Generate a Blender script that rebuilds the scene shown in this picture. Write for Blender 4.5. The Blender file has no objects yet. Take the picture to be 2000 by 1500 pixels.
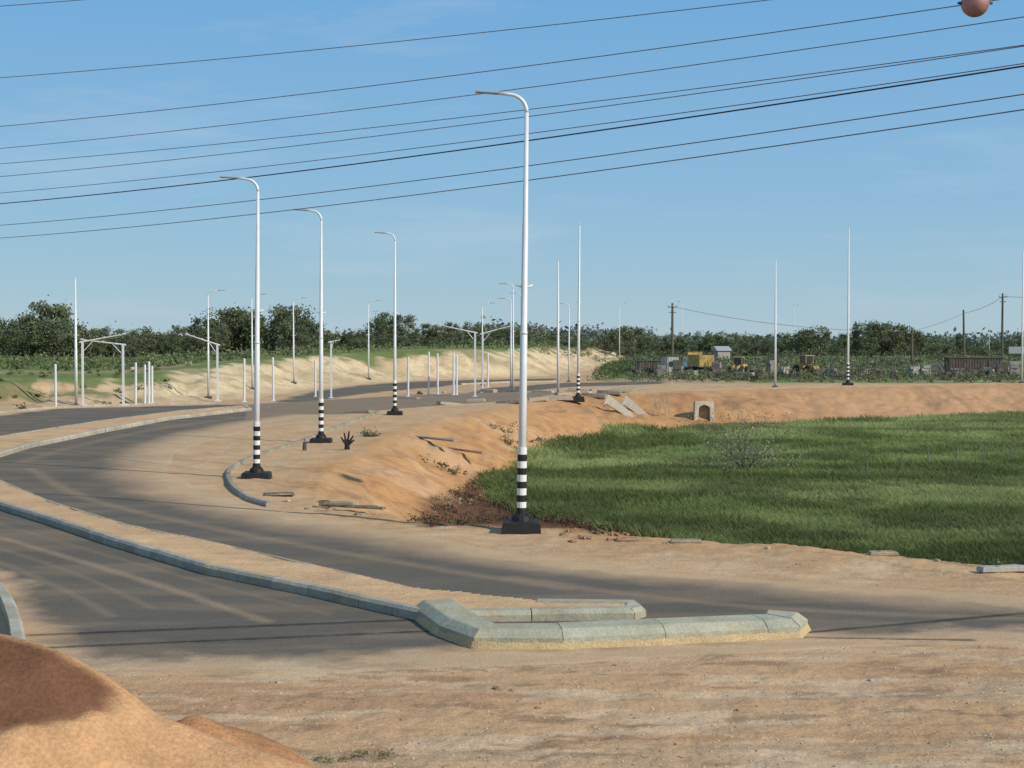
import bpy, math, numpy as np, random
from mathutils import Vector, Matrix
rng=np.random.default_rng(7); random.seed(7)
scene=bpy.context.scene
COL=scene.collection
CAMH=4.6; F=3000.0; TH=math.atan(90/3000)

# ---------- survey helper: photo measurement -> ground coordinates in metres ----------
def ray(u,v):
    xc=(u-1000)/F; yc=-(v-750)/F
    return xc, math.cos(TH)+yc*math.sin(TH), yc*math.cos(TH)-math.sin(TH)
def P(u,v,z=0.0):
    a,b,c=ray(u,v); t=(z-CAMH)/c
    return (a*t,b*t,z)
def PD(u,v,d):
    a,b,c=ray(u,v); t=d/b
    return (a*t,d,CAMH+c*t)
def PL(pts,z=0.0): return [P(u,v,z)[:2] for u,v in pts]

# ---------- noise ----------
TAB=rng.random((256,256))
def vn(x,y,s,o=0):
    x=np.asarray(x)/s+o*17.3; y=np.asarray(y)/s+o*9.1
    xi=np.floor(x).astype(int); yi=np.floor(y).astype(int); fx=x-xi; fy=y-yi
    fx=fx*fx*(3-2*fx); fy=fy*fy*(3-2*fy)
    a=TAB[xi%256,yi%256]; b=TAB[(xi+1)%256,yi%256]; c=TAB[xi%256,(yi+1)%256]; d=TAB[(xi+1)%256,(yi+1)%256]
    return (a*(1-fx)+b*fx)*(1-fy)+(c*(1-fx)+d*fx)*fy
def fbm(x,y,s,o=0):
    return (vn(x,y,s,o)*.5+vn(x,y,s*.47,o+1)*.27+vn(x,y,s*.21,o+2)*.15+vn(x,y,s*.1,o+3)*.08)
def ss(a,b,x):
    t=np.clip((np.asarray(x,float)-a)/(b-a),0,1); return t*t*(3-2*t)
def sd(poly,X,Y):
    X=np.asarray(X,float); Y=np.asarray(Y,float)
    D=np.full(X.shape,1e18); ins=np.zeros(X.shape,bool); n=len(poly)
    for i in range(n):
        ax,ay=poly[i]; bx,by=poly[(i+1)%n]
        ex,ey=bx-ax,by-ay; L=ex*ex+ey*ey+1e-12
        t=np.clip(((X-ax)*ex+(Y-ay)*ey)/L,0,1)
        D=np.minimum(D,(X-ax-t*ex)**2+(Y-ay-t*ey)**2)
        if abs(ey)>1e-12:
            c=((ay>Y)!=(by>Y))&(X<ex*(Y-ay)/ey+ax); ins^=c
    D=np.sqrt(D); return np.where(ins,-D,D)

# ---------- regions ----------
basin=PL([(612,990),(618,945),(665,900),(750,858),(860,818),(980,799),(1060,783),(1130,770),(1300,765),(1500,759),(2000,749),(2700,744)])+[(260,150),(240,60),(120,33)]+PL([(2500,1160),(2000,1112),(1700,1082),(1500,1063),(1230,1050),(1100,1026),(1000,1014),(940,1022),(820,1018)])
upland=[(-900,101)]+PL([(-1200,799),(0,797),(250,792),(350,787),(500,777),(600,762),(700,751),(850,741),(1050,736),(1150,724),(1215,706),(1240,690)])+[(150,1200),(200,4000),(-4000,4000),(-4000,101)]
roadA=PL([(-60,1096),(0,1120),(35,1165),(55,1245),(180,1290),(500,1292),(930,1280),(1250,1260),(1600,1243),(2000,1231),(2700,1218),(2700,1205),(2100,1188),(1800,1168),(1500,1148),(1250,1128),(1000,1095),(800,1060),(650,1035),(480,1000),(350,965),(270,925),(295,885),(400,852),(500,832),(640,816),(760,800),(960,786),(1050,776),(1100,768),(960,766),(860,770),(760,774),(620,783),(480,790),(420,791),(300,794),(100,799),(0,812),(-250,830),(-600,880),(-800,950),(-700,1020),(-350,1060)])
roadD=PL([(530,786),(600,767),(700,753),(800,746),(900,743),(1090,739),(1090,744),(900,750),(860,756),(750,765),(650,779),(600,787)])
roadE=PL([(880,775),(950,758),(1100,748),(1300,745),(1300,750),(1120,756),(1000,768)])
def sdroad(X,Y): return np.minimum(np.minimum(sd(roadA,X,Y),sd(roadD,X,Y)),sd(roadE,X,Y))
greenhump=PL([(1140,745),(1180,715),(1240,700),(1330,702),(1300,735),(1200,748)])
WY=[36,50,90,108,125]; WW=[4,6.5,7.5,8,13]
GT=lambda yy:np.where(yy>112,.95,.70)
def Hbase(X,Y):
    X=np.asarray(X,float); Y=np.asarray(Y,float)
    u=1000+3000*X/np.maximum(Y,1)
    s=-sd(basin,X,Y)
    w=np.interp(Y,WY,WW)
    w=w*(0.85+0.3*vn(X,Y,5,3))
    g=np.clip(s/w,0,1)
    H=-2.35*(ss(0,1,g)*.6+g*.4)
    sl=np.where((g>0)&(g<1),np.sin(np.pi*g),0)
    H+=sl*((fbm(X,Y,2.2,4)-.5)*0.9-np.abs(vn(X,Y,.9,71)-.5)*.25+(vn(X,Y,.35,73)-.5)*.08)
    H+=ss(-3,0,s)*(1-ss(0,2,s))*(fbm(X,Y,1.4,75)-.45)*.2
    s2=-sd(upland,X,Y)
    hm=np.interp(u,[-500,0,250,420,600,850,1050,1215,1400],[1.7,1.7,1.6,2.2,2.7,3.2,3.2,2.0,1.2])
    g2=np.clip((s2+ (vn(X,Y,4,9)-.5)*1.5)/9,0,1)
    H+=hm*(ss(0,1,g2)*.5+g2*.5)
    H+=np.where((g2>0)&(g2<1),((fbm(X,Y,3,6)-.5)*1.2-np.abs(vn(X,Y,2.2,77)-.5)*.6)*np.sin(np.pi*g2),0)
    H+=ss(9,120,s2)*(fbm(X,Y,40,8)-.4)*1.6
    s3=-sd(greenhump,X,Y)
    H+=ss(0,10,s3)*1.1
    return H
def Hn(X,Y):
    sr=sdroad(X,Y); H=Hbase(X,Y)
    amp=ss(.6,3,sr)
    H=H*ss(0.2,1.6,sr)
    near=(fbm(X,Y,1.6,2)-.5)*.12+(fbm(X,Y,.35,5)-.5)*.055
    H=H+amp*near
    H=H-.05*(1-ss(.1,.7,sr))
    return H,sr
def hz(x,y):
    h,_=Hn(np.array([x]),np.array([y])); return float(h[0])
YS_=np.concatenate([np.arange(14,60,.08),np.arange(60,200,.25),np.arange(200,900,2.)])
def G(u,v,off=0.0):
    a,b,c=ray(u,v); t=YS_/b; x=a*t; z=CAMH+c*t; h=Hn(x,YS_)[0]+off
    k=np.argmax(z<h)
    return float(x[k]),float(YS_[k]),float(h[k]-off)
brushz=[G(a,b)[:2] for a,b in [(805,1030),(822,985),(880,960),(925,935),(955,922),(962,945),(958,968),(985,990),(1060,1004)]]+PL([(1250,1046),(1070,1036),(1000,1030),(900,1030)])

# ---------- mesh helpers ----------
def mesh_np(name,V,Fc,col=None,mats=(),smooth=False):
    me=bpy.data.meshes.new(name); V=np.asarray(V,np.float32); Fc=np.asarray(Fc,np.int32); m,k=Fc.shape
    me.vertices.add(len(V)); me.vertices.foreach_set('co',V.ravel())
    me.loops.add(m*k); me.loops.foreach_set('vertex_index',Fc.ravel())
    me.polygons.add(m); me.polygons.foreach_set('loop_start',np.arange(m,dtype=np.int32)*k)
    if smooth: me.polygons.foreach_set('use_smooth',np.ones(m,bool))
    me.update(calc_edges=True); me.validate()
    if col is not None:
        a=me.color_attributes.new('Col','FLOAT_COLOR','POINT')
        c=np.ones((len(V),4),np.float32); c[:,:3]=col; a.data.foreach_set('color',c.ravel())
    for mt in mats: me.materials.append(mt)
    return me
class MB:
    def __init__(s): s.v=[]; s.f=[]; s.m=[]; s.c=[]; s.cur=(1,1,1); s.mi=0
    def add(s,vs,fs):
        b=len(s.v); s.v+= [tuple(v) for v in vs]; s.c+=[s.cur]*len(vs)
        for f in fs: s.f.append([b+i for i in f]); s.m.append(s.mi)
    def box(s,c,sz,rz=0,rx=0,ry=0,taper=1.0,bev=0.0):
        M=Matrix.Rotation(rz,3,'Z')@Matrix.Rotation(ry,3,'Y')@Matrix.Rotation(rx,3,'X')
        hx,hy,hzz=[a/2 for a in sz]; C=Vector(c); bev=min(bev,hx*.8,hy*.8,hzz*.8)
        if bev<=0:
            rings=[(-hzz,0,1),(hzz,0,taper)]
        else:
            rings=[(-hzz,bev,1),(-hzz+bev,0,1),(hzz-bev,0,taper),(hzz,bev,taper)]
        vs=[]
        for z,ins,t in rings:
            for sx,sy in((-1,-1),(1,-1),(1,1),(-1,1)):
                vs.append(C+M@Vector((sx*(hx*t-ins),sy*(hy*t-ins),z)))
        n=len(rings); fs=[(3,2,1,0),tuple((n-1)*4+i for i in range(4))]
        for r in range(n-1):
            for i in range(4):
                j=(i+1)%4; fs.append((r*4+i,r*4+j,r*4+4+j,r*4+4+i))
        s.add(vs,fs)
    def tube(s,path,rad,n=8,cap=True):
        path=[Vector(p) for p in path]; vs=[]; 
        if not hasattr(rad,'__len__'): rad=[rad]*len(path)
        prev=None
        for i,p in enumerate(path):
            a=path[max(i-1,0)]; b=path[min(i+1,len(path)-1)]; t=(b-a)
            t=t.normalized() if t.length>1e-9 else Vector((0,0,1))
            if prev is None:
                x=t.orthogonal().normalized()
            else:
                x=(prev-t*prev.dot(t)); x=x.normalized() if x.length>1e-6 else t.orthogonal().normalized()
            prev=x; y=t.cross(x)
            for k in range(n):
                a_=2*math.pi*k/n; vs.append(p+(x*math.cos(a_)+y*math.sin(a_))*rad[i])
        fs=[]
        for i in range(len(path)-1):
            for k in range(n):
                j=(k+1)%n; fs.append((i*n+k,i*n+j,i*n+n+j,i*n+n+k))
        if cap: fs.append(tuple(range(n))[::-1]); fs.append(tuple((len(path)-1)*n+k for k in range(n)))
        s.add(vs,fs)
    def mesh(s,name,mats,smooth=False):
        me=bpy.data.meshes.new(name); me.from_pydata(s.v,[],s.f); me.update()
        me.polygons.foreach_set('material_index',s.m)
        if smooth: me.polygons.foreach_set('use_smooth',[True]*len(s.f))
        a=me.color_attributes.new('Col','FLOAT_COLOR','POINT')
        c=np.ones((len(s.v),4),np.float32); c[:,:3]=np.array(s.c); a.data.foreach_set('color',c.ravel())
        for m in mats: me.materials.append(m)
        return me
def obj(name,me,parent=None,loc=(0,0,0),rot=(0,0,0),scale=(1,1,1),label=None,cat=None,group=None,kind=None):
    o=bpy.data.objects.new(name,me); COL.objects.link(o)
    o.location=loc; o.rotation_euler=rot; o.scale=scale
    if parent: o.parent=parent
    if label: o['label']=label
    if cat: o['category']=cat
    if group: o['group']=group
    if kind: o['kind']=kind
    return o

# ---------- materials ----------
def mat(name,base=(.5,.5,.5),rough=.85,var=.25,scale=4.0,bump=.0,bscale=30,attr=False,metal=0,coord='Object',spec=.3,stretch=None,stain=None,fine=0):
    m=bpy.data.materials.new(name); m.use_nodes=True; nt=m.node_tree; N=nt.nodes; L=nt.links
    b=N['Principled BSDF']; b.inputs['Roughness'].default_value=rough; b.inputs['Metallic'].default_value=metal
    b.inputs['Specular IOR Level'].default_value=spec
    tc=N.new('ShaderNodeTexCoord'); src=tc.outputs[coord]
    if stretch:
        mp=N.new('ShaderNodeMapping'); mp.inputs['Scale'].default_value=stretch; L.new(src,mp.inputs[0]); src=mp.outputs[0]
    n=N.new('ShaderNodeTexNoise'); n.inputs['Scale'].default_value=scale; n.inputs['Detail'].default_value=10; n.inputs['Roughness'].default_value=.7; L.new(src,n.inputs['Vector'])
    mr=N.new('ShaderNodeMapRange'); mr.inputs[1].default_value=.3; mr.inputs[2].default_value=.7; mr.inputs[3].default_value=1-var; mr.inputs[4].default_value=1+var; L.new(n.outputs[0],mr.inputs[0])
    mx=N.new('ShaderNodeVectorMath'); mx.operation='SCALE'
    if attr:
        at=N.new('ShaderNodeAttribute'); at.attribute_name='Col'; cs=at.outputs['Color']
    else:
        rg=N.new('ShaderNodeRGB'); rg.outputs[0].default_value=(*base,1); cs=rg.outputs[0]
    if stain:
        n3=N.new('ShaderNodeTexNoise'); n3.inputs['Scale'].default_value=stain[1]; n3.inputs['Detail'].default_value=8; n3.inputs['Roughness'].default_value=.7; L.new(tc.outputs[coord],n3.inputs['Vector'])
        m3=N.new('ShaderNodeMapRange'); m3.inputs[1].default_value=.45; m3.inputs[2].default_value=.65; m3.inputs[4].default_value=stain[2]; L.new(n3.outputs[0],m3.inputs[0])
        mi=N.new('ShaderNodeMixRGB'); mi.inputs[2].default_value=(*stain[0],1); L.new(m3.outputs[0],mi.inputs[0]); L.new(cs,mi.inputs[1]); cs=mi.outputs[0]
    L.new(cs,mx.inputs[0]); L.new(mr.outputs[0],mx.inputs['Scale']); out=mx.outputs[0]
    if fine:
        n4=N.new('ShaderNodeTexNoise'); n4.inputs['Scale'].default_value=28; n4.inputs['Detail'].default_value=3; L.new(tc.outputs[coord],n4.inputs['Vector'])
        m4=N.new('ShaderNodeMapRange'); m4.inputs[1].default_value=.35; m4.inputs[2].default_value=.65; m4.inputs[3].default_value=1-fine; m4.inputs[4].default_value=1+fine; L.new(n4.outputs[0],m4.inputs[0])
        m5=N.new('ShaderNodeVectorMath'); m5.operation='SCALE'; L.new(out,m5.inputs[0]); L.new(m4.outputs[0],m5.inputs['Scale']); out=m5.outputs[0]
    L.new(out,b.inputs['Base Color'])
    if bump>0:
        n2=N.new('ShaderNodeTexNoise'); n2.inputs['Scale'].default_value=bscale; n2.inputs['Detail'].default_value=8; n2.inputs['Roughness'].default_value=.65; L.new(tc.outputs[coord],n2.inputs['Vector'])
        bp=N.new('ShaderNodeBump'); bp.inputs['Strength'].default_value=bump; bp.inputs['Distance'].default_value=.06; L.new(n2.outputs[0],bp.inputs['Height']); L.new(bp.outputs[0],b.inputs['Normal'])
    return m
M_ground=mat('dirt_ground',(1,1,1),.95,.16,1.6,.7,5,attr=True,spec=.05,stretch=(.6,1.6,1),fine=.14)
M_road=mat('dusty_asphalt',(1,1,1),.9,.07,.8,.25,18,attr=True,spec=.10,stretch=(.5,1.0,1),fine=.12)
M_conc=mat('concrete',(1,1,1),.95,.2,2.0,.4,10,attr=True,spec=.1,stain=((.42,.33,.20),1.3,.65),fine=.10)
M_steel=mat('galvanised_steel',(.70,.71,.70),.5,.08,3,spec=.5,metal=.05)
M_white=mat('white_paint',(.78,.77,.72),.6,.08,6)
M_black=mat('black_paint',(.02,.019,.018),.6,.3,6)
M_lum=mat('lamp_housing',(.33,.35,.36),.5,.1,5)
M_cable=mat('cable_metal',(.15,.12,.09),.6,.2,1)
M_cabled=mat('cable_dark',(.03,.03,.032),.6,.2,1)
M_ball=mat('marker_ball_paint',(.40,.20,.17),.5,.25,3,spec=.5)
M_wood=mat('weathered_wood',(.14,.115,.09),.9,.3,5,.2)
M_leaf=mat('foliage',(1,1,1),.75,.2,.6,attr=True,spec=.2)
M_bark=mat('bark',(.15,.125,.10),.9,.3,6)
M_grass=mat('grass_blades',(1,1,1),.9,.26,.25,attr=True,spec=.04)
M_yel=mat('yellow_machine_paint',(.46,.32,.09),.6,.3,2,stain=((.20,.15,.09),1.5,.7))
M_glass=mat('dark_cab_glass',(.03,.04,.045),.15,.1,3,spec=.6)
M_rub=mat('tyre_rubber',(.03,.03,.03),.9,.2,5)
M_rust=mat('brown_sheet_metal',(.12,.09,.075),.8,.4,1.5,.1)
M_dark=mat('dark_metal',(.08,.078,.072),.7,.3,2)
M_rock=mat('rubble_stone',(1,1,1),.95,.25,3,.4,12,attr=True,spec=.1)
M_soil=mat('loose_soil',(1,1,1),.95,.18,2.6,.6,22,attr=True,spec=.0,fine=.12)
for m,f in ((M_leaf,.3),(M_grass,.5)):
    nt=m.node_tree; b=nt.nodes['Principled BSDF']
    tr=nt.nodes.new('ShaderNodeBsdfTranslucent'); mxs=nt.nodes.new('ShaderNodeMixShader'); mxs.inputs[0].default_value=f
    src=b.inputs['Base Color'].links[0].from_socket; nt.links.new(src,tr.inputs[0])
    nt.links.new(b.outputs[0],mxs.inputs[1]); nt.links.new(tr.outputs[0],mxs.inputs[2]); nt.links.new(mxs.outputs[0],nt.nodes['Material Output'].inputs[0])

# ---------- terrain ----------
ys=[-80,-30,-8,0,4,8,11,13,15]
y=15.5
while y<60: ys.append(y); y+=max(.05,y*y/13800*2.2)
while y<210: ys.append(y); y+=.65
while y<5000: ys.append(y); y*=1.018
ys=np.array(ys)
ts=np.concatenate([[-6,-3,-1.8,-1.2,-.9,-.7,-.6],np.linspace(-.5,.5,660),[.6,.7,.9,1.2,1.8,3,6]])
YY,TT=np.meshgrid(ys,ts,indexing='ij'); XX=TT*(np.maximum(YY,0)+8)
X=XX.ravel(); Y=YY.ravel()
H,SR=Hn(X,Y)
def C(r,g,b): return np.array([r,g,b])
tan=C(.55,.355,.20); orange=C(.50,.26,.105); lime=C(.64,.50,.31); scrub=C(.12,.15,.05); grassg=C(.13,.17,.05); ditch=C(.11,.058,.035); pink=C(.50,.29,.155); red=C(.36,.18,.09)
col=np.tile(tan,(len(X),1))
def mixc(c,w): 
    global col
    w=np.clip(w,0,1)[:,None]; col=col*(1-w)+np.asarray(c)*w
n1=fbm(X,Y,3,11); n2=fbm(X,Y,12,12); n3=fbm(X,Y,.8,13); n4=fbm(X,Y,.4,14)
mixc(C(.45,.28,.15),ss(.45,.75,n1)*.5)
mixc(C(.64,.47,.30),ss(.5,.75,n3)*.45)
fgm=ss(31,20,Y)
mixc(C(.52,.315,.175),fgm*.5)
st=fbm(X*.22,Y*1.6,1.0,21)
mixc(C(.38,.21,.115),ss(.50,.68,st)*.5*fgm)
mixc(C(.44,.34,.23),ss(.5,.7,fbm(X*.15,Y*1.3,1.3,23))*.45*fgm)
mixc(C(.64,.47,.31),ss(.50,.68,fbm(X*.4,Y*1.5,.5,25))*.6*fgm)
mixc(C(.28,.17,.10),ss(.60,.68,fbm(X*.6,Y*1.3,.45,27))*.6*fgm)
SB=-sd(basin,X,Y); wv=np.interp(Y,WY,WW)
U=1000+3000*X/np.maximum(Y,1)
mixc(orange,ss(-1.5,1.5,SB+(n1-.5)*3)*.85)
mixc(tan*1.05,ss(.48,.66,n1)*ss(0,1,SB)*.65)
mixc(C(.30,.15,.07),ss(.52,.66,n3)*ss(0,1,SB)*.45)
mixc(pink,ss(115,130,Y)*ss(0,2,SB)*ss(6,30,X))
mixc(red,ss(.42,.62,n1)*ss(0,1.5,SB)*ss(100,120,Y)*ss(34,14,X)*.8)
mixc(C(.36,.22,.12),ss(.55,.68,fbm(X*2,Y*.5,2.4,29))*ss(0,2,SB)*ss(110,120,Y)*.6)
g0=np.where((Y<50)&(X>-.5),1.0,wv*GT(Y))
gm=ss(g0-.4,g0+.8,SB+(n1-.5)*2.2)
mixc(grassg,gm)
mixc(ditch,ss(.5,-.6,sd(brushz,X,Y)+(n3-.5)*1.2)*.92)
SU=-sd(upland,X,Y)
mixc(lime,ss(-1,2.5,SU)*ss(-100,300,U))
mixc(C(.54,.37,.22),ss(-1,2,SU)*(1-ss(0,380,U))*.9)
mixc(C(.40,.28,.16),ss(.46,.66,n1)*ss(0,2,SU)*.6)
mixc(C(.34,.23,.13),ss(.52,.64,n3)*ss(0,2,SU)*.4)
edge=ss(6.5,8.5,SU+(n1-.5)*7)
left=1-ss(250,420,U)
mixc(scrub,ss(4,6,SU+(n1-.5)*9)*ss(.46,.54,n1)*left*.7)
mixc(scrub*1.3,edge)
mixc(C(.38,.28,.17),ss(.53,.70,n2)*edge*.65*ss(260,200,Y))
mixc(C(.28,.13,.08),edge*ss(.46,.56,n2)*ss(1000,1100,U)*.8)
SYm=ss(152,162,Y)*ss(1190,1260,U)*(1-ss(-2,2,SU))
mixc(C(.34,.27,.18),SYm*.8)
mixc(C(.16,.20,.075),SYm*ss(.38,.5,n2))
mixc(scrub*1.4,ss(200,240,Y)*(1-ss(-2,2,SU))*(ss(1150,1200,U)))
mixc(C(.26,.15,.09),ss(.5,.6,n2)*ss(200,240,Y)*(1-ss(-2,2,SU))*(ss(1150,1200,U))*.5)
mixc(C(.10,.14,.045),ss(0,4,-sd(greenhump,X,Y)+(n1-.5)*4))
mixc(C(.56,.41,.25),ss(-3.2,-2.2,SB)*(1-ss(-.6,.2,SB))*ss(120,135,Y)*.6)
nr,nc=YY.shape
idx=np.arange(nr*nc).reshape(nr,nc)
Fq=np.stack([idx[:-1,:-1],idx[:-1,1:],idx[1:,1:],idx[1:,:-1]],-1).reshape(-1,4)
obj('ground',mesh_np('ground',np.stack([X,Y,H],1),Fq,col,[M_ground],True),kind='structure',label='orange dirt ground with cut banks and a green basin',cat='ground')

# roads share the survey grid
inside=(SR<1.3)
fm=inside[Fq].all(1)
Fr=Fq[fm]; used=np.unique(Fr); remap=-np.ones(len(X),int); remap[used]=np.arange(len(used))
xr,yr,sr=X[used],Y[used],SR[used]; gc=col[used]
nn=fbm(xr,yr,2.2,31)-.5; nf=fbm(xr,yr,.5,33)-.5; nl=fbm(xr*.25,yr,.8,35)
sA=sd(roadA,xr,yr); ur=1000+3000*xr/yr
dust=ss(-.8,.35,sr+nn*1.2+nf*.6)
clean=PL([(-900,905),(-300,898),(0,889),(60,871),(200,841),(330,817),(480,802),(590,804),(455,824),(320,852),(240,882),(205,922),(270,964),(400,1003),(600,1044),(800,1077),(1000,1109),(1200,1134),(1500,1158),(1800,1183),(2700,1212),(2700,1224),(1600,1250),(1250,1275),(930,1298),(500,1315),(100,1315),(25,1245),(5,1165),(-60,1130),(-900,1070)])
cleanC=PL([(-900,900),(-900,800),(0,806),(100,793),(300,788),(500,785),(500,803),(350,803),(200,822),(100,838),(0,853),(-100,875)])
scl=np.minimum(sd(clean,xr,yr),sd(cleanC,xr,yr))
d_b=ss(-1.3,1.5,scl+nn*.9+nf*.5)*.93*(yr<92)*np.where(ur<150,.6,1)
d_far=ss(76,90,yr)*(ur>480)*.38*(sA<0)
d_c=.12+.12*ss(.42,.68,nl)
def smoothp(pts,closed=False,it=2):
    for _ in range(it):
        q=[] if closed else [pts[0]]
        n=len(pts)
        for i in range(n if closed else n-1):
            a=Vector(pts[i]);b=Vector(pts[(i+1)%n]); q+= [a*.75+b*.25,a*.25+b*.75]
        if not closed: q.append(pts[-1])
        pts=[tuple(p) for p in q]
    return pts
def lane(pts,w,k):
    q=smoothp(PL(pts),it=2); bestd=np.full(xr.shape,1e9)
    for a,b in zip(q[:-1],q[1:]):
        ex,ey=b[0]-a[0],b[1]-a[1]; L=ex*ex+ey*ey; t=np.clip(((xr-a[0])*ex+(yr-a[1])*ey)/L,0,1)
        bestd=np.minimum(bestd,np.hypot(xr-a[0]-t*ex,yr-a[1]-t*ey))
    return ss(w*1.5,0,bestd+nf*w*.8)*k
dd=np.maximum.reduce([dust,d_b,d_far,d_c])
for pts,w,k in (([(-300,985),(-100,1025),(0,1050),(150,1095),(330,1150),(520,1215)],.17,.36),([(-300,1003),(-100,1045),(0,1072),(150,1120),(300,1190)],.12,.2),([(-300,1020),(-100,1068),(0,1098),(120,1150),(220,1205)],.14,.2),([(-100,1000),(0,1025),(200,1083),(420,1145),(640,1200)],.12,.18),([(0,1010),(200,1062),(420,1122),(700,1190)],.10,.14),([(1000,1130),(1300,1172),(1600,1198),(2200,1215)],.3,.25),([(60,915),(120,955),(200,985),(420,1035),(800,1105),(1100,1150)],.3,.25),([(40,905),(130,875),(300,838),(500,812)],.5,.2)):
    dd=np.maximum(dd,dd*.6+lane(pts,w,k))
asp=C(.082,.085,.078)*(0.88+.24*fbm(xr*.4,yr,.9,39))[:,None]
dustc=gc*.6+C(.52,.375,.225)*.4
cr=asp*(1-dd[:,None])+dustc*dd[:,None]
for a,b,wd in (((40,1243),(810,1212),.10),((60,1268),(850,1234),.08),((1565,1238),(2150,1186),.09),((1540,1246),(1900,1252),.07)):
    pa=P(*a)[:2]; pb=P(*b)[:2]
    ln=sd([pa,pb,(pb[0]+.01,pb[1]+.02)],xr,yr)
    w=ss(wd*1.4,wd*.3,np.abs(ln)+np.abs(nf)*.15)*.8
    cr=cr*(1-w[:,None])+C(.022,.02,.018)*w[:,None]
obj('road',mesh_np('road',np.stack([xr,yr,.012-.07*ss(.75,1.25,sr+nn*.5)],1),remap[Fr],cr,[M_road],True),kind='structure',label='new dusty asphalt road curving between kerbs',cat='road')

# ---------- kerbs / median ----------
def resample(pts,step):
    out=[Vector(pts[0])]; 
    for a,b in zip(pts[:-1],pts[1:]):
        a=Vector(a);b=Vector(b);L=(b-a).length;n=max(1,round(L/step))
        for i in range(1,n+1): out.append(a+(b-a)*(i/n))
    return out
def kerb(mb,pts,h,w,closed=False,side=1,step=1.0,base=0.0,colr=(.30,.31,.28),ch=.05,chh=None,jit=.006,gap=.008,var=.14,prof=None):
    if closed: pts=list(pts)+[pts[0]]
    chh=ch if chh is None else chh
    R=resample(pts,step); n=len(R); N=[]
    for i in range(n):
        if closed: a=R[(i-1)%(n-1)]; b=R[(i+1)%(n-1)]
        else: a=R[max(i-1,0)]; b=R[min(i+1,n-1)]
        t=(b-a).normalized(); N.append(Vector((-t.y,t.x))*side)
    prof=prof or [(0,-.05),(0,h-chh),(ch,h),(w,h),(w,-.05)]; m=len(prof)
    for i in range(n-1):
        a=R[i];b=R[i+1];k=random.uniform(1-var*1.3,1+var); mb.cur=tuple(c*k for c in colr)
        gp=gap/max((b-a).length,.1)
        vs=[]
        for t in (gp,1-gp):
            p=a+(b-a)*t; nn_=N[i]*(1-t)+N[i+1]*t
            jz=random.uniform(-jit,jit); jo=random.uniform(-jit,jit)
            for o_,z in prof: vs.append((p.x+nn_.x*(o_+jo),p.y+nn_.y*(o_+jo),base+z+jz))
        fs=[(j,j+1,j+1+m,j+m) for j in range(m-1)]+[(m-1,0,m,2*m-1),tuple(range(m))[::-1],tuple(range(m,2*m))]
        mb.add(vs,fs)
mo=[(835,1194),(700,1165),(600,1143),(400,1103),(200,1045),(100,1012),(0,982),(-90,945),(-140,905),(-100,872),(0,850),(100,835),(200,820),(350,801),(480,791),(492,796),(330,814),(200,838),(60,866),(0,884),(-45,900),(-45,915),(0,933),(100,975),(250,1020),(400,1050),(600,1095),(800,1140),(1050,1166),(1240,1169),(1262,1182),(1240,1188)]
HM=.2
mp=PL(mo,HM)
area=sum(mp[i][0]*mp[(i+1)%len(mp)][1]-mp[(i+1)%len(mp)][0]*mp[i][1] for i in range(len(mp)))
sdn=1 if area>0 else -1
KC=(.38,.365,.305)
mb=MB()
kerb(mb,mp[:15],HM,.2,side=sdn,colr=KC)
kerb(mb,mp[14:23],HM,.2,side=sdn,colr=(.44,.40,.32))
kerb(mb,mp[22:28],.17,.16,side=sdn,colr=(.34,.29,.21))
kerb(mb,[mp[28],mp[29],mp[30],mp[31]],HM-.01,.34,side=sdn,step=1.6,colr=(.40,.39,.29),ch=.07,var=.06)
kerb(mb,[mp[31],mp[0]],HM-.01,.3,side=sdn,step=1.6,colr=(.40,.39,.29),ch=.07,var=.06)
k2=smoothp(PL([(520,990),(470,976),(438,945),(440,918),(490,893),(580,866),(650,838),(735,806)]),it=2)
kerb(mb,k2,.13,.18,side=-1,colr=(.32,.30,.25))
k3=smoothp(PL([(-350,1040),(-110,1080),(-20,1112),(20,1150),(40,1195),(52,1245)],.2),it=1)
kerb(mb,k3,.2,.2,side=-1,colr=(.38,.37,.31))
k4=smoothp(PL([(-300,838),(0,808),(110,797),(300,791),(420,789)]),it=1)
kerb(mb,k4,.14,.2,side=1,colr=(.42,.37,.28))
k5=PL([(900,752),(980,748),(1090,746)]); kerb(mb,k5,.15,.3,side=1,colr=(.44,.39,.29))
obj('kerb',mb.mesh('kerb',[M_conc]),kind='structure',label='grey precast concrete kerb stones',cat='kerb')
sm=sd(mp,X,Y); fm=(sm[Fq]<-.06).all(1)
Fm=Fq[fm]; used=np.unique(Fm); remap[used]=np.arange(len(used)); xm,ym=X[used],Y[used]
nz=fbm(xm,ym,1.1,41); cm=C(.58,.375,.21)*(.82+.4*nz)[:,None]; zm=HM-.055+.05*nz
obj('median',mesh_np('median',np.stack([xm,ym,zm],1),remap[Fm],cm,[M_ground],True),kind='structure',label='raised sandy median strip between two carriageways',cat='median')
fr=[(808,1206),(858,1243),(925,1268),(1100,1269),(1300,1260),(1500,1250),(1562,1246),(1578,1232)]
Bp=[P(u,v,0)[:2] for u,v in fr]
def offs(pts,o):
    out=[]
    for i,p in enumerate(pts):
        a=Vector(pts[max(i-1,0)]); b=Vector(pts[min(i+1,len(pts)-1)]); t=(b-a).normalized(); nrm=Vector((-t.y,t.x)); out.append(tuple(Vector(p)+nrm*o))
    return out
mb=MB(); mb.cur=(.54,.40,.22)
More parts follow.
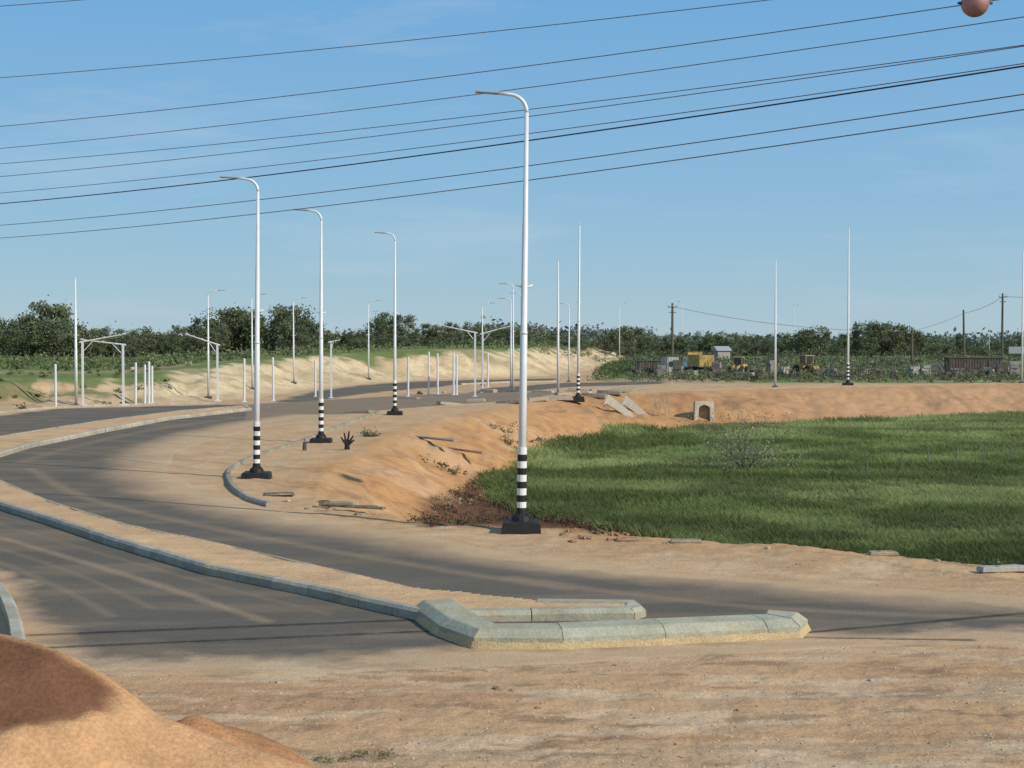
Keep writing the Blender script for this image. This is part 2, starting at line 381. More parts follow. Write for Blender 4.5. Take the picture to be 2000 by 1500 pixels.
def sub(pts,n=8,amp=.03):
    out=[]
    for a,b in zip(pts[:-1],pts[1:]):
        for i in range(n):
            p=Vector(a)+(Vector(b)-Vector(a))*(i/n); out.append((p.x+random.uniform(-amp,amp),p.y+random.uniform(-amp,amp),p.z+random.uniform(-amp,amp)*.4))
    out.append(pts[-1]); return out
lo=sub([(x,y,-.08) for x,y in offs(Bp,-.10)],8,.02); mid=sub([(x,y,.04) for x,y in offs(Bp,-.04)],8,.012); up=sub([(x,y,.15) for x,y in offs(Bp,.02)],8,.01)
n=len(lo); mb.add(lo+mid+up,[(i,i+1,n+i+1,n+i) for i in range(n-1)]+[(n+i,n+i+1,2*n+i+1,2*n+i) for i in range(n-1)])
obj('island_footing',mb.mesh('island_footing',[M_soil],True),kind='structure',label='sandy footing under the unfinished island kerb',cat='island')
mb=MB(); kerb(mb,Bp,.2,.66,side=1,step=1.15,base=.10,colr=(.40,.395,.30),jit=.009,gap=.005,var=.08,prof=[(0,-.08),(0,.075),(.02,.09),(.15,.175),(.18,.185),(.62,.19),(.66,.17),(.66,-.08)])
obj('island_kerb',mb.mesh('island_kerb',[M_conc]),kind='structure',label='long weathered concrete kerb slabs forming the island nose',cat='kerb')

# ---------- soil heaps ----------
def heap(name,x0,x1,y0,y1,fn,cf,label,st=.05):
    xs=np.arange(x0,x1,st); yy=np.arange(y0,y1,st); XX2,YY2=np.meshgrid(xs,yy,indexing='ij'); a=XX2.ravel();b=YY2.ravel()
    z=fn(a,b); nr2,nc2=XX2.shape; id2=np.arange(nr2*nc2).reshape(nr2,nc2)
    f=np.stack([id2[:-1,:-1],id2[1:,:-1],id2[1:,1:],id2[:-1,1:]],-1).reshape(-1,4)
    f=f[(z[f]>-.1).any(1)]
    obj(name,mesh_np(name,np.stack([a,b,z],1),f,cf(a,b,z),[M_soil],True),label=label,cat='soil heap')
def hollow_shade(x,y):  # mask of the shaded hollow on the left flank
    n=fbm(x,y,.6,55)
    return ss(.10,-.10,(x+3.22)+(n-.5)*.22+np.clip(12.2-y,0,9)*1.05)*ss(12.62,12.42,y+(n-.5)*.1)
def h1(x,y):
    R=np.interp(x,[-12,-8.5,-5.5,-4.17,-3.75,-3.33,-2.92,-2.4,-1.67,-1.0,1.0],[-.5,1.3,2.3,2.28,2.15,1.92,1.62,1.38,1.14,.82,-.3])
    return R-.6*np.sqrt((y-12.5)**2+.02)+(fbm(x,y,1.2,51)-.5)*.12+(fbm(x,y,.25,53)-.5)*.07-.05*hollow_shade(x,y)
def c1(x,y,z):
    k=hollow_shade(x,y)[:,None]; q=(.82+.36*fbm(x,y,.5,58))[:,None]
    return (C(.58,.335,.17)*(1-k)+C(.17,.085,.05)*k)*q  # second colour is the hollow's shade, painted into the soil as dark brown
heap('soil_heap',-12,1.2,8,17,h1,c1,'large heap of sandy orange soil with shade painted brown on one flank')
def h2(x,y):
    p=PD(385,1383,14.0)
    return p[2]+.12-.7*np.sqrt((x-p[0])**2*1.0+(y-14.0)**2+.08)+(fbm(x,y,.5,57)-.5)*.16
heap('soil_heap',-5,-.3,12,17,h2,lambda x,y,z:C(.42,.22,.105)*(.8+.4*fbm(x,y,.3,59))[:,None],'small reddish heap of loose soil')

# ---------- street lamps ----------
def lamp_meshes(banded,arm,Hh,r0=.11,r1=.05,reach=0.0):
    d={}
    if banded:
        mb=MB(); mb.box((0,0,0),(.98,.98,.42),taper=.9,bev=.03); d['base']=mb.mesh('lamp_base',[M_black])
        mb=MB(); mb.tube([(0,0,.2),(0,0,.32),(0,0,.40),(0,0,.52)],[.25,.22,.13,.12],12)
        for a in range(4):
            t=math.pi/4+a*math.pi/2; mb.box((.17*math.cos(t),.17*math.sin(t),.32),(.05,.05,.14))
        d['flange']=mb.mesh('lamp_flange',[M_black])
        mb=MB(); z=.5
        for i in range(9):
            mb.mi=i%2; mb.tube([(0,0,z),(0,0,z+.16)],[r0+.014]*2,14); z+=.16
        d['band_sleeve']=mb.mesh('lamp_bands',[M_white,M_black])
        z0=.4
    else:
        mb=MB(); mb.box((0,0,.0),(.5,.5,.25),taper=.9); d['base']=mb.mesh('lamp_base',[M_dark]); z0=0
    mb=MB()
    top=Hh-.5 if arm else Hh
    path=[(0,0,z0),(0,0,Hh*.45),(0,0,Hh*.451),(0,0,Hh*.7),(0,0,Hh*.701),(0,0,top)]
    rad=[r0,r0*.86,r0*.80,r0*.70,max(r0*.64,r1),r1]
    mb.tube(path,rad,14); mb.tube([(0,0,Hh*.447),(0,0,Hh*.454)],[r0*.90]*2,14)
    mb.tube([(-.2,0,Hh*.56),(0,0,Hh*.553),(.2,0,Hh*.56)],.022,6)
    if not arm: mb.tube([(0,0,top-.02),(0,0,top+.12),(.0,0,top+.16)],[r1*.7,r1*.7,.01],8)
    d['pole']=mb.mesh('lamp_pole',[M_steel],False)
    for p in d['pole'].polygons: p.use_smooth=len(p.vertices)==4
    if arm:
        mb=MB(); pts=[(0,0,top)]
        for i in range(1,9):
            a=math.pi/2*i/8; pts.append((-.42*(1-math.cos(a)),0,top+.42*math.sin(a)))
        pts.append((-.62-reach,0,top+.45)); mb.tube(pts,[r1]*6+[r1*.9]*4,10); d['arm']=mb.mesh('lamp_arm',[M_steel],True)
        mb=MB(); mb.box((-.87-reach,0,top+.46),(.56,.17,.06),ry=.05,bev=.02); mb.box((-.66-reach,0,top+.455),(.14,.09,.09),ry=.05,bev=.02); d['lamp_head']=mb.mesh('lamp_head',[M_lum])
    return d
LM={'near':lamp_meshes(True,True,10.3,.10,.048,reach=.08),'far':lamp_meshes(False,True,10.3,.085,.048,.1),'poleb':lamp_meshes(True,False,13.3,.115,.055),'pole':lamp_meshes(False,False,13.0,.11,.055)}
LH={'near':10.3,'far':10.3,'poleb':13.3,'pole':13.0}
def lamp(kind,u,vb,vt,rz=0,lean=0,label='',flat=False):
    if flat: x,y,_=P(u,vb); zz=max(hz(x,y),-.02)
    else: x,y,zz=G(u,vb)
    zt=PD(u,vt,y)[2]; s=(zt-zz)/LH[kind]
    e=obj('street_lamp' if LM[kind].get('arm') else 'lamp_pole',None,loc=(x,y,zz),rot=(0,lean,rz),scale=(1,1,s),label=label,cat='street lamp' if 'arm' in LM[kind] else 'pole',group='street lamps along the new road' if 'arm' in LM[kind] else 'bare lamp columns waiting for heads')
    for k,me in LM[kind].items(): obj(k,me,parent=e)
    return e
lamp('near',1018,1036,178,0,.013,'tall white steel street lamp beside the grassy basin',True)
lamp('near',501,935,345,.05,.01,'white steel street lamp on the kerbed dirt shoulder',True)
lamp('near',627,864,408,0,.005,'white steel street lamp with banded foot on dirt shoulder',True)
lamp('near',771,810,453,0,.004,'white steel street lamp with banded foot near the junction',True)
fl='slender grey street lamp with single curved arm'
for u,vb,vt,rz in [(407,778,566,math.pi),(493,760,574,math.pi),(574,748,581,math.pi),(720,741,586,math.pi),(942,753,591,math.pi),(1002,766,553,0),(998,757,582,0),(1018,745,572,0),(1111,746,592,0),(1210,710,591,math.pi),(1332,699,588,0),(1550,696,594,math.pi),(1932,695,592,math.pi)]:
    lamp('far',u,vb,vt,rz,random.uniform(-.004,.004),fl)
lamp('poleb',1129,779,440,0,.008,'bare steel lamp column with banded foot',True)
lamp('poleb',1656,753,446,0,0,'bare steel lamp column with banded foot on embankment',True)
for u,vb,vt in [(1090,769,511),(1514,756,511),(1996,748,491),(149,793,545)]: lamp('pole',u,vb,vt,0,0,'bare grey steel column without lamp head')

# ---------- short steel posts ----------
mb=MB(); mb.tube([(0,0,-.3),(0,0,2.95),(0,0,3.0)],[.08,.08,.055],10); mb.box((0,0,.05),(.3,.3,.08)); ME_post=mb.mesh('steel_post',[M_steel])
for u,vb,vt in [(109,797,711),(265,792,708),(283,790,712),(291,790,706),(297,789,715),(477,786,700),(534,785,698),(616,776,703),(797,776,697),(837,771,687),(855,772,690),(886,773,690),(892,773,693),(953,758,690)]:
    x,y,z=G(u,vb); zt=PD(u,vt,y)[2]
    obj('steel_post',ME_post,loc=(x,y,z),scale=(1,1,(zt-z)/3),rot=(0,random.uniform(-.01,.01),0),label='short upright galvanised steel post by the road',cat='post',group='steel posts along the road')
# ---------- roadside canopy frames ----------
def frame(u,vb,vt,ua,va):
    x,y,z=G(u,vb); zt=PD(u,vt,y)[2]; xa,_,za=PD(ua,va,y); h=zt-z
    e=obj('canopy_frame',None,loc=(x,y,z),label='steel canopy frame with one sloping cantilever arm',cat='canopy frame',group='bus stop canopy frames under construction')
    mb=MB(); mb.box((0,0,h/2),(.13,.13,h)); mb.box((0,0,.05),(.4,.4,.1)); obj('post',mb.mesh('canopy_post',[M_steel]),parent=e)
    dx=xa-x; dz=za-z-h; mb=MB()
    s=1 if dx>0 else -1
    mb.tube([(-s*.2,0,h-.02),(dx,0,h+dz)],[.06,.03],6); obj('arm',mb.mesh('canopy_arm',[M_steel]),parent=e)
    mb=MB(); mb.tube([(0,0,h-.7),(dx*.25,0,h+dz*.25-.03)],[.025,.025],6); obj('brace',mb.mesh('canopy_brace',[M_steel]),parent=e)
    for f in (.5,.95):
        mb=MB(); mb.tube([(dx*f,-.3,h+dz*f+.06),(dx*f,.5,h+dz*f+.06)],[.02,.02],6); obj('purlin',mb.mesh('canopy_purlin',[M_steel]),parent=e)
frame(162,793,668,246,652); frame(241,792,673,156,663); frame(425,784,674,362,652); frame(647,779,668,664,664); frame(928,776,650,868,637); frame(943,768,652,1006,634)

# ---------- overhead cables ----------
def cable(name,ul,vl,ur_,vr,dl,r,m,label,grp,sag=.012):
    dr=dl*(660-vl)/(660-vr); dr=max(min(dr,dl),dl*.42)
    a=Vector(PD(ul,vl,dl)); b=Vector(PD(ur_,vr,dr)); pts=[]
    L=(b-a).length
    for i in range(-16,57):
        t=i/40; p=a+(b-a)*t; p.z-= sag*L*4*t*(1-t)*.45; pts.append(p)
    mb=MB(); mb.tube(pts,r,6)
    return obj(name,mb.mesh(name,[m],True),label=label,cat='cable',group=grp),pts
cb='thin overhead power cable strung across the sky'
W=[(0,12,2000,-190,62,.014,M_cable,cb),(0,152,2000,-62,64,.014,M_cable,cb),(0,247,2000,-8,66,.014,M_cable,'thin overhead power cable carrying a red marker ball'),(0,290,2000,33,68,.013,M_cable,cb),(0,320,2000,88,70,.013,M_cable,cb),(0,345,2000,90,72,.013,M_cable,cb),(0,377,2000,124,74,.013,M_cable,cb),(0,398,2000,129,70,.020,M_cabled,'thicker dark overhead cable strung across the sky'),(0,440,2000,184,76,.014,M_cable,cb),(0,465,2000,214,78,.014,M_cable,cb)]
for i,w in enumerate(W):
    o,pts=cable('power_cable',*w,'overhead cables crossing the sky')
    if i==2:
        best=min(pts,key=lambda p:abs(1000+3000*p.x/p.y-1898))
        i0=pts.index(best)
        q=pts[i0+1]; u0=1000+3000*best.x/best.y; u1=1000+3000*q.x/q.y; t=(1898-u0)/(u1-u0); bx=best+(q-best)*t
        R=27*bx.y/3000
        e=obj('marker_ball',None,loc=bx,label='pinkish red aviation marker ball on a power cable',cat='marker ball')
        mb=MB(); n=24
        prof=[(R*math.sin(math.pi*k/14),-R*math.cos(math.pi*k/14)) for k in range(15)]
        vs=[];fs=[]
        for (rr,zz) in prof:
            for k in range(n): a=2*math.pi*k/n; vs.append((zz,max(rr,.001)*math.cos(a),max(rr,.001)*math.sin(a)))
        for j in range(14):
            for k in range(n): fs.append((j*n+k,j*n+(k+1)%n,(j+1)*n+(k+1)%n,(j+1)*n+k))
        mb.add(vs,fs); obj('shell',mb.mesh('ball_shell',[M_ball],True),parent=e)
        for s_ in (-1,1):
            mb=MB(); mb.tube([(s_*R*1.25,0,0),(s_*R*.95,0,0)],[.03,.05],8); obj('clamp',mb.mesh('ball_clamp',[M_dark]),parent=e)

# ---------- utility poles ----------
def upole(u,vb,vt,xarm,lean=0):
    x,y,z=G(u,vb); zt=PD(u,vt,y)[2]; h=zt-z
    e=obj('utility_pole',None,loc=(x,y,z),rot=(0,lean,0),label='weathered wooden utility pole in the scrub',cat='utility pole',group='wooden utility poles')
    mb=MB(); mb.tube([(0,0,-.3),(0,0,h)],[.26,.18],8); obj('pole',mb.mesh('utility_pole',[M_wood]),parent=e)
    if xarm:
        for zz,ww in ((.7,1.6),(1.6,1.2)):
            mb=MB(); mb.box((0,-.2,h-zz),(ww,.12,.14)); obj('crossarm',mb.mesh('crossarm',[M_wood]),parent=e)
        for sx in (-.7,0,.7):
            mb=MB(); mb.tube([(sx,-.2,h-.62),(sx,-.2,h-.5),(sx,-.2,h-.35)],[.04,.09,.06],8); obj('insulator',mb.mesh('insulator',[M_lum]),parent=e)
    return Vector((x,y,zt-.6))
q1=upole(1313,712,592,True); q2=upole(1781,712,640,False,.0); q3=upole(1883,706,605,False,-.02); q4=upole(1957,708,573,True)
def span(a,b,s):
    pts=[a+(b-a)*(i/24)-Vector((0,0,s*4*(i/24)*(1-i/24))) for i in range(25)]; mb=MB(); mb.tube(pts,.035,5); obj('service_cable',mb.mesh('service_cable',[M_cable]),label='sagging thin cable between wooden poles',cat='cable',group='cables between wooden poles')
span(q1,q2,1.2); span(q2,q3,.3); span(q3,q4,.5); span(q4,q4+Vector((30,-20,1)),.8)

# ---------- vegetation ----------
def leafquads(cent,size,colr,r):
    n=len(cent); a=r.normal(size=(n,3)); a/=np.linalg.norm(a,axis=1)[:,None]; b=r.normal(size=(n,3)); b-=a*(a*b).sum(1)[:,None]; b/=np.linalg.norm(b,axis=1)[:,None]
    s=(size*(.6+.8*r.random(n)))[:,None]
    V=np.stack([cent-a*s-b*s*.5,cent+a*s*.2-b*s*.6,cent+a*s+b*s*.4,cent-a*s*.3+b*s*.6],1).reshape(-1,3)
    Fc=np.arange(n*4).reshape(n,4); return V,Fc,np.repeat(colr,4,0)
def make_tree(seed,w=1.0,sparse=1.0):
    r=np.random.default_rng(seed); R=random.Random(seed)
    mb=MB(); k=R.uniform(-.3,.3)
    mb.tube([(0,0,-.3),(k*.3,0,.9),(k,.1,2.2),(k*1.1,.1,4.2)],[.24,.19,.14,.05],7)
    cl=[]
    nb=R.randint(6,9)
    for i in range(nb):
        a=i*2.4+R.random(); hh=R.uniform(1.0,3.0); L=R.uniform(1.2,2.4)*w; e=(k+math.cos(a)*L,math.sin(a)*L,hh+R.uniform(.8,2.2))
        mb.tube([(k*hh/2.5,0,hh),((k+e[0])/2,e[1]/2,(hh+e[2])/2-.1),e],[.1,.07,.03],5); cl.append(e)
    for i in range(int(20*sparse)):
        a=R.uniform(0,6.28); t=R.random()**.5; zc=R.uniform(1.3,5.4); rr=2.6*w*t*math.sqrt(max(.1,1-((zc-3)/2.9)**2))
        cl.append((k+math.cos(a)*rr,math.sin(a)*rr,zc))
    cs=[];cc=[]
    for c in cl:
        n=R.randint(40,72); rad=R.uniform(.5,.95); d=r.normal(size=(n,3))*[rad*.62,rad*.62,rad*.42]
        sh=R.uniform(.6,1.35); base=np.array([.145,.165,.085])*sh  # crown green lightened and greyed to carry distance haze
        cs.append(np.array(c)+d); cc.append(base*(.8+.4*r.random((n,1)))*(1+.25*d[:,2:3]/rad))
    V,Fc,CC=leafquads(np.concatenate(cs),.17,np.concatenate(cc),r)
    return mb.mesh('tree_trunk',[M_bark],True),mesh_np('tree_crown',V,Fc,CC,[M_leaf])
TV=[make_tree(100+i,[1,1.25,.85,1.1,1.4,.95,1.15][i],[1,1.2,.8,1,1.3,.7,1.1][i]) for i in range(7)]
us=[-300,0,30,48,60,90,120,135,180,220,260,300,350,400,430,500,530,545,590,600,650,700,760,800,850,900,950,1000,1050,1100,1150,1200,1240,1270,1350,1400,1450,1500,1560,1580,1605,1640,1680,1700,1760,1785,1850,1900,1950,2000,2300]
vs_=[622,617,612,632,600,593,600,634,640,634,630,646,642,612,604,606,630,602,602,628,624,630,614,618,632,628,634,632,650,654,652,652,636,656,652,650,650,656,652,636,642,656,640,630,630,652,646,654,654,652,652]
rt=random.Random(5)
def put_tree(u,d,vt,sc=1):
    x=(u-1000)/3000*d; z=hz(x,d); zt=PD(u,vt,d)[2]; h=max(zt-z,1.5)
    s=h/5.6; sx=max(s,.5)*rt.uniform(.7,1.0)*sc
    e=obj('tree',None,loc=(x,d,z-.1),rot=(0,0,rt.uniform(0,6.28)),scale=(sx,sx,s),label='dark green bushy tree in the scrub woodland',cat='tree',group='trees of the woodland edge')
    a,b=rt.choice(TV); obj('trunk',a,parent=e); obj('crown',b,parent=e)
u=-260
while u<2260:
    d=float(np.interp(u,[0,600,1000,1200,2000],[205,235,290,350,370]))
    vt=float(np.interp(u,us,vs_))
    put_tree(u,d*rt.uniform(.96,1.06),vt+rt.choice([-3,0,4,12,20]))
    if rt.random()<.4: put_tree(u+rt.uniform(-14,14),d*rt.uniform(.86,.93),vt+rt.uniform(24,42),1.1)
    u+=rt.uniform(20,30)
for u,vt in ((1582,636),(1702,630),(1722,633),(1745,630),(1238,640),(92,594),(448,604),(480,606),(575,602)): put_tree(u,float(np.interp(u,[0,600,1000,1200,2000],[205,235,290,350,370])),vt,1.15)
r=np.random.default_rng(3)
def clumps(px,py,top,size,base,k,flat=.3,lo=.4):
    hh=Hn(px,py)[0]; n=len(px); hgt=top*r.uniform(lo,1,n)
    d=r.normal(size=(n,k,3))*hgt[:,None,None]*np.array([.5,.5,flat]); c=np.stack([px,py,hh+hgt*.4],1)[:,None,:]+d
    c[:,:,2]=np.maximum(c[:,:,2],hh[:,None]+.03)
    cc=(np.array(base)*r.uniform(.6,1.35,(n,1,1))*(.8+.4*r.random((n,k,1)))).reshape(-1,3)
    return leafquads(c.reshape(-1,3),size,cc,r)
def band(nb,u0,u1,dfun,top,size,base,k=60,spread=.03,dens=0,ns=16,lo=.55):
    uu=r.uniform(u0,u1,nb); dd_=np.array([dfun(a) for a in uu])*r.uniform(1-spread,1+spread,nb); xs_=(uu-1000)/3000*dd_
    if dens:
        kk=fbm(xs_,dd_,14,81)>dens; xs_,dd_=xs_[kk],dd_[kk]
    tp=top*(lo+.8*fbm(xs_,dd_*0,ns,83))
    V,Fc,CC=clumps(xs_,dd_,tp,size,base,k,.28,.5); return mesh_np('wood',V,Fc,CC,[M_leaf])
obj('wood',band(1150,-400,2400,lambda u:np.interp(u,[0,600,1000,1200,2000],[225,255,310,390,415]),3.6,.28,(.155,.175,.105)),kind='stuff',label='dense far scrub woodland reading as one mass',cat='wood')  # pale leaf colour has distance haze mixed in
obj('wood',band(900,900,2500,lambda u:620,6.4,.8,(.21,.24,.20),50,.05,0,40,.6),kind='stuff',label='hazy distant woodland belt on the horizon',cat='wood')  # haze is painted: greyed, lightened leaf colour, no volume
obj('scrub',band(900,-400,2400,lambda u:np.interp(u,[0,350,600,1000,1200,2000],[158,172,195,235,290,300]),1.3,.15,(.18,.21,.09),28,.14,.42),kind='stuff',label='low scattered green scrub on the slopes',cat='scrub')
def patch(poly,n,top,size,base,name,label,k=30):
    xs0=[p[0] for p in poly]; ys0=[p[1] for p in poly]; px=r.uniform(min(xs0),max(xs0),n*4); py=r.uniform(min(ys0),max(ys0),n*4); kk=sd(poly,px,py)<0; px=px[kk][:n];py=py[kk][:n]
    V,Fc,CC=clumps(px,py,top,size,base,k); obj(name,mesh_np(name,V,Fc,CC,[M_leaf]),kind='stuff',label=label,cat='weeds')
patch(greenhump,400,.9,.11,(.13,.17,.065),'weeds','tall green weeds on an earth hump')
patch([PD(1230,700,160)[:2],PD(2100,700,154)[:2],PD(2100,700,235)[:2],PD(1230,700,260)[:2]],1500,.65,.12,(.19,.22,.10),'weeds','patchy green weeds around the works yard',16)
patch([PD(1230,700,168)[:2],PD(2100,700,164)[:2],PD(2100,700,176)[:2],PD(1230,700,180)[:2]],200,1.1,.12,(.15,.175,.085),'weeds','taller weeds half hiding the works yard',24)
patch([PD(1230,700,230)[:2],PD(2100,700,220)[:2],PD(2100,700,330)[:2],PD(1230,700,330)[:2]],600,1.4,.2,(.18,.20,.11),'weeds','hazy scrub thickets behind the works yard',24)  # haziness comes from the lightened leaf colour alone
patch(PL([(-100,790),(160,782),(330,780),(420,735),(-100,735)],.5),90,.4,.08,(.13,.15,.06),'weeds','sparse weeds on the eroded bank')
patch(PL([(-200,728),(380,722),(480,708),(-200,706)],1.5),350,.5,.10,(.15,.20,.075),'weeds','bright green weeds above the eroded bank',18)

# grass in basin
def grass(n,y0,y1,B,wk,seed):
    r=np.random.default_rng(seed)
    yy=y0*np.exp(r.random(n)*math.log(y1/y0)); tt=r.uniform(-.09,.40,n); xx=tt*yy
    s=-sd(basin,xx,yy); ww=np.interp(yy,WY,WW); nA=fbm(xx,yy,3,11)
    gg=np.where((yy<50)&(xx>-.5),.9,ww*GT(yy)); keep=(s+(nA-.5)*2.2>gg)&(sd(brushz,xx,yy)+(nA-.5)*1.5>0)
    xx=xx[keep];yy=yy[keep];s=s[keep]; hh=Hn(xx,yy)[0]; m=len(xx)
    cn=fbm(xx,yy,5,61); cn2=ss(.32,.68,fbm(xx*.35,yy*.9,7,63)); cn3=ss(.46,.60,fbm(xx*.7,yy,3.0,65))
    hgt=(.14+.40*cn+.10*cn3)*(.8+.4*r.random(m))
    R=lambda a:np.repeat(a,B)
    sp=.12+.003*R(yy)
    bx=R(xx)+r.normal(size=m*B)*sp; by=R(yy)+r.normal(size=m*B)*sp; bz=R(hh)-.05
    ht=R(hgt)*(.6+.5*r.random(m*B)); w=(.0028+wk*R(yy)); ang=r.uniform(0,math.pi,m*B); lx=(r.normal(size=m*B)*.32-.12)*ht; ly=r.normal(size=m*B)*.32*ht
    ca,sa=np.cos(ang)*w,np.sin(ang)*w
    V=np.stack([np.stack([bx-ca,by-sa,bz],1),np.stack([bx+ca,by+sa,bz],1),np.stack([bx+ca*.6+lx*.45,by+sa*.6+ly*.45,bz+ht*.65],1),np.stack([bx+lx,by+ly,bz+ht],1)],1).reshape(-1,3)
    k=R(cn2)[:,None]
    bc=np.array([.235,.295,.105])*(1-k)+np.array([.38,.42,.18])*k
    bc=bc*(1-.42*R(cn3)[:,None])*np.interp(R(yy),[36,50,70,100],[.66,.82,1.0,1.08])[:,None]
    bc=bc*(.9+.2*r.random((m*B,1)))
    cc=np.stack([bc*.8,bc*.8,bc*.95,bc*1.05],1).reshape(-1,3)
    return V,cc
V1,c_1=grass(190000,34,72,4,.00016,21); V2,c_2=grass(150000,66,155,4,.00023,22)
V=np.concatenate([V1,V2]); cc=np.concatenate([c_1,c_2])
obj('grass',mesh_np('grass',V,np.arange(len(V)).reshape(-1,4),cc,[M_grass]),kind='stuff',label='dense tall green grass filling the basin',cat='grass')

pp=PL([(1240,1048),(1400,1058),(1650,1070),(1650,1035),(1450,1010),(1250,1020)],-.5)
patch(pp,75,1.0,.04,(.12,.16,.055),'weeds','dark leafy weeds at the edge of the grass')
patch([G(a,b)[:2] for a,b in [(1320,1030),(1620,1030),(1600,980),(1350,985)]],18,1.1,.04,(.11,.145,.05),'weeds','dark leafy weeds standing in the grass',50)
patch(PL([(1650,1080),(1990,1112),(2200,1125),(2200,1080),(1700,1056)],-.3),110,.8,.04,(.15,.19,.07),'weeds','ragged green weeds along the dirt edge')
patch(PL([(1860,1098),(2000,1113),(1990,1103),(1880,1090)],0),8,.35,.03,(.11,.14,.055),'weeds','small weeds by the verge stones')
patch(brushz,640,.32,.026,(.115,.062,.04),'brush','dark reddish brown dead brush at the bank foot',26)
patch(brushz,70,.34,.03,(.13,.15,.06),'weeds','green weeds among the dead brush',20)
patch(PL([(1060,1030),(1240,1058),(1240,1040),(1080,1012)],-.1),130,.3,.026,(.115,.058,.038),'brush','reddish brown brush beside the lamp foot',24)
for (u0,v0) in ((735,1478),(650,1485)):
    x,y,_=P(u0,v0)
    patch([(x-.25,y-.12),(x+.25,y-.12),(x+.25,y+.12),(x-.25,y+.12)],7,.10,.012,(.2,.2,.09),'weeds','small dry weed tuft on bare dirt')
for (u0,v0,s0) in ((870,915,.5),(1030,855,.6),(990,855,.5),(720,852,.2),(1000,870,.35)):
    x,y,_=G(u0,v0); patch([(x-s0*2,y-s0*2),(x+s0*2,y-s0*2),(x+s0*2,y+s0*2),(x-s0*2,y+s0*2)],8,.35,.05,(.15,.16,.085),'weeds','grey green weed clump on the orange slope')

# blossoming shrub
def shrub():
    x,y,z=G(1455,925); e=obj('shrub',None,loc=(x,y,z-.1),scale=(1.35,1.35,1.25),label='wispy spreading shrub with pale blossoms in the grass',cat='shrub')
    R=random.Random(4); mb=MB(); tips=[]
    for i in range(24):
        a=R.uniform(0,6.28); el=R.uniform(.15,1.25); L=R.uniform(1.4,2.9); p=Vector((0,0,.1)); pts=[p.copy()]; d=Vector((math.cos(a)*math.cos(el),math.sin(a)*math.cos(el)*.7,math.sin(el)))
        for k in range(5):
            d=(d+Vector((R.uniform(-.25,.25),R.uniform(-.25,.25),R.uniform(-.2,.15)))).normalized(); p=p+d*L/5; pts.append(p.copy())
            if k>0:
                for _ in range(2):
                    q=p+Vector((R.uniform(-.5,.5),R.uniform(-.5,.5),R.uniform(-.1,.4))); mb.tube([p,q],[.006,.004],4); tips.append(q)
        mb.tube(pts,[.02,.017,.014,.011,.008,.005],5); tips+=pts[2:]
    obj('branch',mb.mesh('shrub_branches',[M_bark]),parent=e)
    rr=np.random.default_rng(9); T=np.array([tuple(t) for t in tips]); K=10; c=np.repeat(T,K,0)+rr.normal(size=(len(T)*K,3))*.25; cl=np.where(rr.random((len(c),1))<.18,np.array([[.48,.45,.40]]),np.array([[.22,.26,.13]]))*rr.uniform(.7,1.2,(len(c),1))
    V,Fc,CC=leafquads(c,.032,cl,rr); obj('foliage',mesh_np('shrub_foliage',V,Fc,CC,[M_leaf]),parent=e)
shrub()

# ---------- fence posts in the field ----------
M_fp=mat('grey_fence_wood',(.17,.16,.13),.9,.3,5)
for u,vb,vt in [(1695,938,912),(1760,925,898),(1814,915,886),(1866,908,880),(1921,902,872),(1972,896,866)]:
    x,y,z=G(u,vb+6); mb=MB(); mb.tube([(0,0,-.3),(.02,0,.8),(.01,0,1.3)],[.035,.03,.026],6); mb.box((0,0,1.1),(.1,.02,.02))
    obj('fence_post',mb.mesh('fence_post',[M_fp]),loc=(x,y,z),rot=(random.uniform(-.06,.06),random.uniform(-.08,.08),0),label='thin weathered fence post standing in the grass',cat='fence post',group='fence posts in the field')

# ---------- stones, slabs, planks ----------
def rock_mesh(seed,colr):
    import bmesh
    R=random.Random(seed); bm=bmesh.new(); bmesh.ops.create_icosphere(bm,subdivisions=2,radius=1)
    for v in bm.verts:
        d=v.co.normalized(); k=.75+.25*math.sin(d.x*4+seed)+.2*math.sin(d.y*5+seed*2)+R.uniform(-.07,.07); v.co=Vector((d.x*k,d.y*k*.8,max(d.z*k*.6,-.3)))
    me=bpy.data.meshes.new('rock'); bm.to_mesh(me); bm.free()
    a=me.color_attributes.new('Col','FLOAT_COLOR','POINT'); c=np.ones((len(me.vertices),4),np.float32); c[:,:3]=colr; a.data.foreach_set('color',c.ravel()); me.materials.append(M_rock); return me
RK=[rock_mesh(i,[(.44,.36,.26),(.3,.22,.16),(.50,.42,.31),(.34,.20,.12)][i%4]) for i in range(8)]
def rock(u,v,size,k=None):
    x,y,z=G(u,v); obj('rock',random.choice(RK) if k is None else RK[k],loc=(x,y,z+size*.08),rot=(0,0,random.uniform(0,6.28)),scale=(size,size,size*random.uniform(.6,1)),label='rough pale stone lying on the dirt',cat='rock',group='loose stones on the dirt')
for u,v,sz in [(1880,1088,.22),(1950,1090,.16),(1955,1104,.13),(1905,1095,.12),(1640,1070,.14),(1700,1080,.12),(1590,1064,.12),(1500,1072,.1),(1560,1104,.07),(1830,1096,.12),(1300,1062,.1),(1100,1046,.12),(1150,1052,.1),(1190,1056,.1),(900,1022,.1),(560,980,.13),(600,995,.1),(700,1005,.1),(330,758,.5),(370,712,.5),(820,770,.45),(870,768,.4),(880,771,.35),(1060,778,.4),(1150,770,.5),(1180,778,.4),(1020,780,.4),(1110,784,.4),(70,695,.7),(205,715,.6),(120,705,.5),(260,722,.5),(170,700,.4),(40,700,.45),(300,715,.4),(1080,1075,.05),(1200,1300,.05),(1000,1350,.05),(545,1335,.06),(970,1346,.07),(1050,1385,.05),(1700,1330,.05),(1930,1440,.08),(1440,1390,.05)]:
    rock(u,v,sz)
